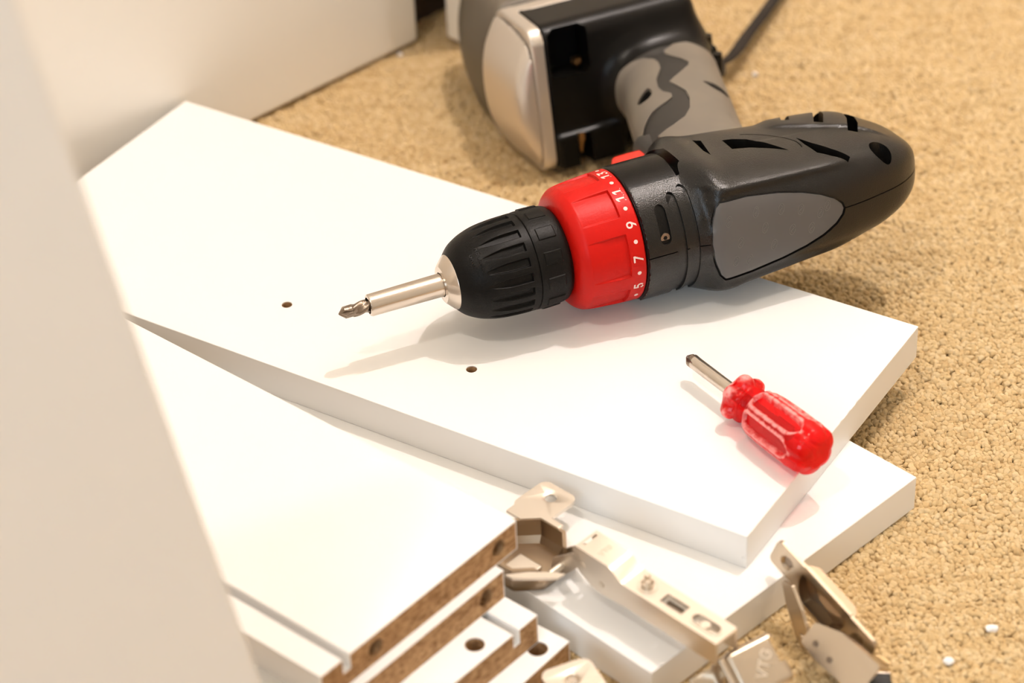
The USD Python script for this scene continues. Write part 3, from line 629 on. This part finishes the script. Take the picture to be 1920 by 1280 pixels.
SS_ = np.concatenate([np.linspace(35, 44.5, 48), np.linspace(44.6, 50, 50), np.linspace(50.1, 90.6, 170)])
gv, gf = rsurf(SS_, grip_r, 540)
tt_ = np.tile(np.arange(540) * 2 * np.pi / 540, len(SS_)) + .35; s_ = np.repeat(SS_, 540)
u_ = np.abs((tt_ * 6 / (2 * np.pi)) % 1 - .5) * 2; endc_ = np.sqrt(np.clip(1 - np.clip((s_ - 76) / 6.5, 0, 1) ** 2, 0, 1)); wid_ = .68 * endc_ * ss(s_, 50.2, 53.5)
edge_ = np.exp(-((u_ - wid_ - .05) / .19) ** 2) * (s_ > 50) * (1 - ss(s_, 83, 86))
lob_ = .5 + .5 * np.cos(6 * tt_); col_ = np.where(s_ < 44, .30 + .9 * lob_ * np.exp(-((s_ - 38.5) / 3.0) ** 2) + .8 * np.exp(-((s_ - 35.6) / .8) ** 2), 0)
endr_ = .38 * np.exp(-((s_ - 88.0) / .8) ** 2) + .55 * np.exp(-((s_ - 51.2) / 1.2) ** 2)
wear = np.append(np.clip(edge_ + col_ + endr_ + .25 * (s_ > 50) * ((u_ > wid_) & (s_ < 80)), 0, 1), [.6, .1])
grip = obj('grip', (gv * MM, gf), M['red_clear'], scr, True, label='clear red fluted grip with whitened worn edges')
UsdGeom.PrimvarsAPI(grip).CreatePrimvar('wear', Sdf.ValueTypeNames.FloatArray, 'vertex').Set(Vt.FloatArray.FromNumpy(wear.astype(np.float32)))
obj('tang', mm(cyl((42, 0, 0), (72, 0, 0), 3.0, seg=24) + box((60, -4.2, -1), (70, 4.2, 1))), M['steel_dark'], scr, 30, label='shank seen through the clear red grip')

# ------------------------------------------------------------------ concealed cabinet hinges (local mm, z up, x along the arm)
def wing_plate(x0, y0, x1, y1, z0, z1, r, hole):
    c = csec([(x0, y0), (x1, y0), (x1, y1), (x0, y1)], -r); from manifold3d import JoinType
    c = c.offset(r, JoinType.Round, 2.0, 32); m = c.extrude(z1 - z0).translate([0, 0, z0])
    return m - cyl((hole[0], hole[1], z0 - 1), (hole[0], hole[1], z1 + 1), 2.7, seg=28) - cyl((hole[0], hole[1], z1 - .9), (hole[0], hole[1], z1 + .02), 2.7, 4.3, seg=28)
def cup_parts(parent, wings=(1,)):
    c0 = np.array([13.0, -5.0]); octo = [(c0[0] + 18.4 * math.cos(a), c0[1] + 18.4 * math.sin(a)) for a in np.radians([22.5, 67.5, 112.5, 157.5, 202.5, 247.5, 292.5, 337.5])]
    out = csec(octo, -2.0); from manifold3d import JoinType
    out = out.offset(2.0, JoinType.Round, 2.0, 24); inn = csec(octo, -1.6)
    lowc = csec(octo, -4.5).offset(3.0, JoinType.Round, 2.0, 24)
    shell = Manifold.batch_hull([out.extrude(9.0).translate([0, 0, -9.0]), lowc.extrude(1.0).translate([0, 0, -12.8])])
    cav = Manifold.batch_hull([inn.extrude(10.).translate([0, 0, -8.6]), csec(octo, -3.6).extrude(.5).translate([0, 0, -11.6])])
    shell = shell - cav - box((22, -14, -6.8), (40, 4, 3))
    cup = obj('hinge_cup', mm(shell), M['nickel_shade'], parent, 32, label='hollow steel hinge cup')
    obj('cup_floor_tab', mm(rbx((7, -13, -11.4), (20, -3, -9.8), .6, 8)), M['nickel'], cup, 32)
    rim = [(20, -25.5), (24, -25), (38, -12.5), (38.5, -8.5), (33.5, -11.5), (26.5, -17.5)]
    obj('cup_rim', mm(poly(rim, 1.3, -1.0)), M['nickel'], cup, 32)
    for sgn in wings:
        w = wing_plate(-10, 9.0, 10, 31.0, -1.0, .7, 4.0, (0, 24.0)) + rbx((-8.5, 4.5, -1.0), (17, 14, .7), .5, 8)
        w = w - poly([tuple(q) for q in csec(octo, -1.2).to_polygons()[0]], 8, -4)
        if sgn < 0: w = w.mirror([0, 1, 0]).translate([0, -10, 0])
        obj('fixing_wing', mm(w), M['nickel'], parent, 32, label='rounded fixing wing with a countersunk hole')
def profile_arm(parent, word=True):
    def yz(x): return -.5 - (x - 50) * .04
    hw = 6.6; t = 1.3
    # side profile (x, z) swept over the width: knuckle, slope, long flat arm
    prof = [(42, 15.2), (43.5, 17.4), (62.0, 17.4), (65.0, 16.2), (69.0, 13.2), (71.5, 12.6), (122.5, 12.6), (122.5, 1.5), (74, 1.0), (64, .2), (58, -.4), (52, .8), (46.0, 4.0), (42, 8.0)]
    def ext(pr, y0, y1):
        return poly(pr, y1 - y0).transform([[1, 0, 0, 0], [0, 0, -1, 0], [0, 1, 0, 0]]).translate([0, y1, 0])
    outer = ext(prof, -hw, hw); inner_ = ext([(x, z - t) if z > 11 else (x, z - 6) for x, z in prof], -hw + t, hw - t)
    a = outer - inner_.translate([0, 0, -.01]) - ext([(41, 15.0), (45, 17.4), (46.2, 17.4), (46.2, 14), (41, 12)], -3.6, 4.6)
    a -= (poly([(88.5, -3.2), (100.5, -3.2), (100.5, 2.4), (88.5, 2.4)], 6, 9.0))
    a -= polyc(csec(capsule(107.5, -.4, 116.5, -.4, 2.7)), 6, 9.0)
    sh = np.eye(4); sh[1, 0] = -.04; sh[1, 3] = -.5 + 50 * .04 + 2.95; sh[0, 3] = -3.0; sh[2, 3] = -3.5
    mv = lambda m: mm(moved(m, sh))
    arm = obj('hinge_arm', mv(a), M['nickel'], parent, 28, label='bright nickel hinge arm')
    ring = polyc(csec(capsule(107.5, -.4, 116.5, -.4, 3.5)), .5, 12.5) - polyc(csec(capsule(107.5, -.4, 116.5, -.4, 2.6)), 3, 11)
    obj('slot_rim', mv(ring), M['nickel'], arm, 30)
    obj('mounting_screw', mv(cyl((111.5, -.4, 7), (111.5, -.4, 12.3), 2.1, seg=20) + cyl((106.5, -.4, 10.0), (117, -.4, 10.0), 1.1, seg=12)), M['nickel'], arm, 30)
    obj('slot_floor', mv(box((89, -3.2, 8.6), (100, 2.4, 9.2))), M['steel_dark'], arm, 30)
    sc = cyl((79, 0, 6), (79, 0, 16.6), 2.7, seg=28) - box((75, -.7, 14.6), (83, .7, 20)) - box((78.3, -4, 14.6), (79.7, 4, 20)) + (cyl((79, 0, 12.5), (79, 0, 12.9), 4.6, seg=28) - cyl((79, 0, 12), (79, 0, 14), 3.7, seg=28))
    obj('adjusting_screw', mv(sc), M['nickel_matte'], parent, 30, label='slotted adjusting screw')
    for sg in (-1, 1):
        for (x, z) in ((47.5, 9.0), (58.5, 5.0)):
            obj('pivot_pin', mv(cyl((x, sg * (hw - .5), z), (x, sg * (hw + .35), z), 1.5, seg=16)), M['nickel_matte'], arm, 30)
    for k, y in enumerate((-4.4, 3.6)):
        lk = poly([(26, -6), (33, -7.5), (44, 5), (50, 6.5), (51, 11.5), (46, 13), (38, 8), (28, 0)], 1.4).transform([[1, 0, 0, 0], [0, 0, -1, 0], [0, 1, 0, 0]]).translate([0, y + 1.4, 0])
        obj('hinge_link', mv(lk), M['nickel_matte'], parent, 30)
    obj('cross_pin', mm(cyl((30, -9, -4.5), (30, 6, -4.5), 1.6, seg=16)), M['nickel_matte'], parent, 30)
    if word:
        tm = meshkit.text_mesh('VTG', 2.6, .3, bold=True); v = np.array(tm.vertices); v = v - [(v[:, 0].max()) / 2, 1.3, 0]
        obj('stamped_word', mv((np.stack([57.0 - v[:, 1] * -1 - 2.0, v[:, 0] * 1.0, 17.3 + v[:, 2]], 1) if False else np.stack([55.0 - v[:, 1], v[:, 0], 17.25 + v[:, 2]], 1), np.array(tm.faces))), M['nickel_matte'], arm, label='stamped letters')
HD = v3(.70140, -.71277, 0); HY = v3(.71277, .70140, 0)
hg = thing('loose_hinge_fitting', 'nickel cabinet hinge lying open on the lower board, its cup beside the stack corner', 'hinge fitting', frame(HD, HY, (0, 0, 1), v3(-.0035, .8172, .0310)))
cup_parts(hg); profile_arm(hg)

# second hinge: its cup plate stands on edge on the carpet at the lower right
Q1 = v3(.11124, .78541, .0300); Q2 = v3(.13696, .75400, .0140)
qd = (Q2 - Q1); qL = np.linalg.norm(qd); qd /= qL; qu = v3(0, 0, -1.); qu -= qd * (qu @ qd); qu /= np.linalg.norm(qu); qn = np.cross(qd, qu)   # qn points away from the camera
h2 = thing('loose_hinge_fitting', 'nickel cabinet hinge standing on the carpet with its two-holed cup plate on edge', 'hinge fitting', frame(qd, qu, qn, Q1))
K = qL * 1000
pl2 = csec([(-8.5, -7.6), (K + 8.5, -7.6), (K + 8.5, 7.6), (-8.5, 7.6)], -3.0); from manifold3d import JoinType
pm2 = pl2.offset(3.0, JoinType.Round, 2.0, 24).extrude(1.6).translate([0, 0, -.8]) + (cyl((K / 2, 0, -.8), (K / 2, 0, .8), 16.0, seg=40) ^ box((0, -8.2, -2), (60, 13.5, 2)))
for x in (0, K): pm2 = pm2 - cyl((x, 0, -2), (x, 0, 2), 2.4, seg=24) - cyl((x, 0, -.9), (x, 0, .1), 3.9, 2.4, seg=24)
cupo = Manifold.batch_hull([cyl((K / 2, 0, 0), (K / 2, 0, 4.5), 14.8, seg=44), cyl((K / 2, 0, 6.6), (K / 2, 0, 7.0), 12, seg=44)]) ^ box((0, -4.4, -2), (60, 13.0, 20))
cupi = Manifold.batch_hull([cyl((K / 2, 0, -3), (K / 2, 0, 4.5), 13.6, seg=44), cyl((K / 2, 0, 5.8), (K / 2, 0, 6.0), 11, seg=44)]) ^ box((0, -3.2, -4), (60, 11.8, 20))
obj('cup_plate', mm(pm2 - cupi), M['nickel_dimmed'], h2, 30, label='polished cup plate with two fixing holes')
obj('hinge_cup', mm(cupo - cupi), M['nickel_shade'], h2, 30, label='hollow hinge cup seen from inside')
for x in (0, K):
    obj('hole_floor', mm(cyl((x, 0, .3), (x, 0, .7), 2.45, seg=20)), M['steel_dark'], h2)
def mv2(m, R): return mm(moved(m, R))
i2 = np.linalg.inv(frame(qd, qu, qn, Q1))
def w2l(V): return np.c_[V, np.ones(len(V))] @ i2[:3].T
def at_world(m, Fw):                       # part modelled in its own mm frame Fw (world) -> local metres of the second hinge
    v, f = arr(m); V = v * MM @ Fw[:3, :3].T + Fw[:3, 3]; return w2l(V), f
# link plates from the cup towards the viewer, then a folded arm running off to the lower left
lw = thing_frame = frame(v3(.30, -.80, -.52) / np.linalg.norm([.30, -.80, -.52]), v3(-.935, -.351, 0), np.cross(v3(.30, -.80, -.52) / np.linalg.norm([.30, -.80, -.52]), v3(-.935, -.351, 0)), v3(.1130, .7780, .0235))
lx = v3(.24, -.62, -.75); lx /= np.linalg.norm(lx); lz = v3(-.90, -.42, 0); lz -= lx * (lz @ lx); lz /= np.linalg.norm(lz); ly = np.cross(lz, lx)
LF = frame(lx, ly, lz, v3(.1105, .7790, .0268))
lkp = csec([(0, -3.8), (9, -6.4), (24, -6.6), (30, -4.6), (31, 1.5), (27, 5.4), (14, 6.4), (3, 4.2)], -1.0).offset(1.0, JoinType.Round, 2.0, 12).extrude(1.4)
lkp -= cyl((25, -1.4, -2), (25, -1.4, 4), 1.7, seg=18)
obj('hinge_link', at_world(lkp, LF), M['nickel_dimmed'], h2, 30, label='polished link plate')
obj('pivot_pin', at_world(cyl((25, -1.4, -1.2), (25, -1.4, 1.9), 1.6, seg=16), LF), M['steel'], h2, 30)
# inner folded arm (right): pale channel with pivots
ax_ = v3(.62, -.76, -.18); ax_ /= np.linalg.norm(ax_); az_ = v3(-.42, -.62, .66); az_ -= ax_ * (az_ @ ax_); az_ /= np.linalg.norm(az_); ay_ = np.cross(az_, ax_)
AF = frame(ax_, ay_, az_, v3(.1190, .7520, .0190))
chn = csec([(-4, -6), (6, -8), (30, -8), (30, 8), (8, 8), (-4, 4)], -1.2).offset(1.2, JoinType.Round, 2.0, 12).extrude(10).translate([0, 0, -10]) - rbx((-2, -6, -14), (34, 6, -1.4), .5, 6)
obj('folded_arm', at_world(chn, AF), M['nickel_dimmed'], h2, 30, label='pale folded channel of the hinge')
for (x, y) in ((2, -2.5), (11, -3.8)):
    obj('pivot_pin', at_world(cyl((x, y, -.5), (x, y, .5), 1.4, seg=16), AF), M['steel_dark'], h2, 30)
# outer arm with the stamped letters, facing up
BF_x = v3(-.86, -.42, -.10); BF_x /= np.linalg.norm(BF_x); BF_z = v3(.22, -.55, .80); BF_z -= BF_x * (BF_z @ BF_x); BF_z /= np.linalg.norm(BF_z); BF_y = np.cross(BF_z, BF_x)
BF = frame(BF_x, BF_y, BF_z, v3(.0940, .7275, .0275))
blk = rbx((-11, -11, -13), (12.5, 11, 0), 3.0, 12) - rbx((-15, -9.6, -20), (8, 9.6, -1.4), .5, 6) - box((-12, -9.0, -8), (-7.5, 2.0, 3))
obj('outer_arm', at_world(blk, BF), M['nickel_dimmed'], h2, 32, label='rounded outer arm with stamped letters')
tm = meshkit.text_mesh('VTG', 4.4, .35, bold=True); tv = np.array(tm.vertices); tv -= [tv[:, 0].max() / 2, 2.2, 0]
# letters read away from the viewer, tops to the left
ex = v3(.12, .99, 0); ex -= BF_z * (ex @ BF_z); ex /= np.linalg.norm(ex); ey = np.cross(BF_z, ex)
TF = frame(ex, ey, BF_z, BF[:3, 3] + BF_x * -.0005 + BF_z * .0001)
obj('stamped_word', at_world((tv, np.array(tm.faces)), TF), M['nickel'], h2, label='stamped letters')
obj('release_clip', at_world(cyl((-8, 13.5, -2), (10, 13.0, .5), .9, seg=12) + cyl((-8, 15.0, -3), (10, 14.6, -1), .8, seg=12), BF), M['steel'], h2, 30, label='thin wire clip')
obj('base_plate', at_world(rbx((10, -9, -16), (26, 6, -13.5), 1.0, 8) + rbx((12, -10, -16), (15, 8, -2), 1.0, 8) - cyl((20, -1, -20), (20, -1, -10), 2.6, seg=20), BF), M['nickel_dimmed'], h2, 32)

# third hinge: only its wing shows at the bottom edge
wdir = v3(-.38, .92, 0); wdir /= np.linalg.norm(wdir); wx = v3(wdir[1], -wdir[0], 0)
H3O = v3(.0176, .7312, .0215) - wdir * .024
h3_ = thing('loose_hinge_fitting', 'nickel cabinet hinge cut off by the bottom edge, only its holed wing showing', 'hinge fitting', frame(wx, wdir, (0, 0, 1), H3O))
w = wing_plate(-11, 6.0, 11, 32.5, -1.0, .7, 4.5, (0, 24.0))
obj('fixing_wing', mm(w), M['nickel'], h3_, 32, label='rounded fixing wing with a countersunk hole')
c3 = cyl((0, -6, -11), (0, -6, .6), 17.5, seg=40) - cyl((0, -6, -9.6), (0, -6, 3), 16.2, seg=40) - box((-30, -40, -4), (30, -12, 3))
obj('hinge_cup', mm(c3), M['nickel_matte'], h3_, 32)
obj('hinge_arm', mm(rbx((-10, -66, -17), (10, -17, 15), 2.0, 8) - rbx((-8.8, -67, -20), (8.8, -16, 13.6), .5, 6)), M['nickel'], h3_, 32)  # unseen arm, made oversized to shade the lower board's front face
obj('under_screw', mm(cyl((0, 24, -3.2), (0, 24, -.9), 2.4, seg=20)), M['steel'], h3_, 30)

# black strip just entering at the bottom edge
bs = thing('metal_strip', 'black strip at the bottom edge, right of the standing hinge', 'strip', frame(v3(.995, -.10, 0), v3(.10, .995, 0), (0, 0, 1), v3(.1372, .7448, 0)))
obj('strip_body', rbx((0, -.030, .0005), (.012, -.0005, .0045), .0008, 8), M['band'], bs, 30)
obj('strip_edge', rbx((0, -.0012, .0042), (.012, -.0002, .0050), .0003, 6), M['steel'], bs, 30)

# crumbs on the carpet
def crumb(name, label, cat, pos, size, m, seed, group=None):
    s = trimesh.creation.icosphere(2); v = s.vertices; s.vertices = v * (1 + .45 * (meshkit.noise(v * 1.7 + seed * 9.1)[:, None] - .5)) * np.array(size) / 2
    p = obj(name, (np.array(s.vertices) + np.array(pos), np.array(s.faces)), m, None, True); tag(p, label, cat, group)
crumb('foam_crumb', 'tiny white crumb on the carpet right of the strap', 'crumb', (.1462, 1.2387, .0012), (.0030, .0030, .003), M['foam'], 1)
crumb('foam_crumb', 'white crumb nearest the right edge, on the carpet', 'crumb', (.1961, .7702, .0012), (.0056, .0034, .003), M['foam'], 2)
crumb('foam_crumb', 'white crumb on the carpet below the other, near the bottom edge', 'crumb', (.1746, .7519, .0012), (.0048, .0040, .003), M['foam'], 3)
crumb('foam_crumb', 'tiny white crumb on the carpet at the foot of the cabinet', 'crumb', (-.0576, 1.2815, .0012), (.0030, .0026, .0024), M['foam'], 4)
sl = trimesh.creation.icosphere(2); sl.vertices = sl.vertices * [.0042, .0011, .0008]; sl.apply_transform(trimesh.transformations.rotation_matrix(-.85, [0, 0, 1])); sl.apply_translation([.1477, .7547, .0012])
tag(obj('wood_sliver', sl, M['straw'], None, True), 'pale curled wood sliver on the carpet right of the standing hinge', 'sliver')

# ------------------------------------------------------------------ carpet pile
def inside_rect(P, Fm, L, W, mg):
    q = (P - Fm[:2, 3]) @ Fm[:2, :2]
    return (q[:, 0] > -L + mg) & (q[:, 0] < -mg) & (q[:, 1] > -W + mg) & (q[:, 1] < -mg)
PI = UsdGeom.PointInstancer.Define(stage, '/World/carpet_pile')
tag(PI.GetPrim(), 'beige looped carpet pile covering the floor', 'carpet', kind='stuff')
sx, sy_ = .0024, .0022
gx, gy = np.meshgrid(np.arange(-.42, .62, sx), np.arange(.60, 1.86, sy_), indexing='ij')
gx = gx + (np.arange(gx.shape[1])[None, :] % 2) * sx / 2
P = np.stack([gx.ravel(), gy.ravel()], 1); P += rng.normal(0, .00042, P.shape)
ca_, sa_ = math.cos(.735), math.sin(.735); P = (P - [.1, 1.2]) @ np.array([[ca_, sa_], [-sa_, ca_]]) + [.1, 1.2]
keep = np.ones(len(P), bool)
for Fm, L, W in ((FA, .4345, .1726), (FE, .33, .1716), (F4, .36, .1166), (F1, .38, .1167)): 
    if Fm is not FA: keep &= ~inside_rect(P, Fm, L, W, .004)
keep &= ~(inside_rect(P, FA, .40, .1726, .05))
q = (P - cab0[:2]) @ np.stack([ca[:2], -cn[:2]], 1); keep &= ~((q[:, 1] > .010) & (q[:, 0] < -.01))
P = P[keep]; n = len(P)
protos = []
for k in range(4):
    s = trimesh.creation.icosphere(2); v = np.array(s.vertices); v = v * (1 + .5 * (meshkit.noise(v * 2.3 + 13.7 * k)[:, None] - .5)) * np.array([.0020, .00135, .00185])
    pp = usdkit.mesh(stage, f'/World/carpet_pile/protos/loop_{k:03d}' if k else '/World/carpet_pile/protos/loop', (v, np.array(s.faces)), M['pile'], True)
    protos.append(pp.GetPath())
PI.CreatePrototypesRel().SetTargets(protos)
z = -.0016 + rng.normal(0, .00040, n) - .0010 * meshkit.noise(np.c_[P * 55, np.zeros(n)])
# loops pressed down under things lying on them
PI.CreatePositionsAttr(Vt.Vec3fArray.FromNumpy(np.c_[P, z].astype(np.float32)))
PI.CreateProtoIndicesAttr(Vt.IntArray.FromNumpy(rng.integers(0, 4, n).astype(np.int32)))
a = rng.random(n) * np.pi * 2; b = rng.normal(0, .55, n); hq = np.stack([np.cos(a / 2) * np.cos(b / 2), np.cos(a / 2) * np.sin(b / 2), np.sin(a / 2) * np.sin(b / 2), np.sin(a / 2) * np.cos(b / 2)], 1)
PI.CreateOrientationsAttr(Vt.QuathArray.FromNumpy(np.concatenate([hq[:, 1:], hq[:, :1]], 1).astype(np.float16)))
sc = rng.uniform(.82, 1.2, (n, 1)) * np.ones((1, 3)); PI.CreateScalesAttr(Vt.Vec3fArray.FromNumpy(sc.astype(np.float32)))
print('loops', n)
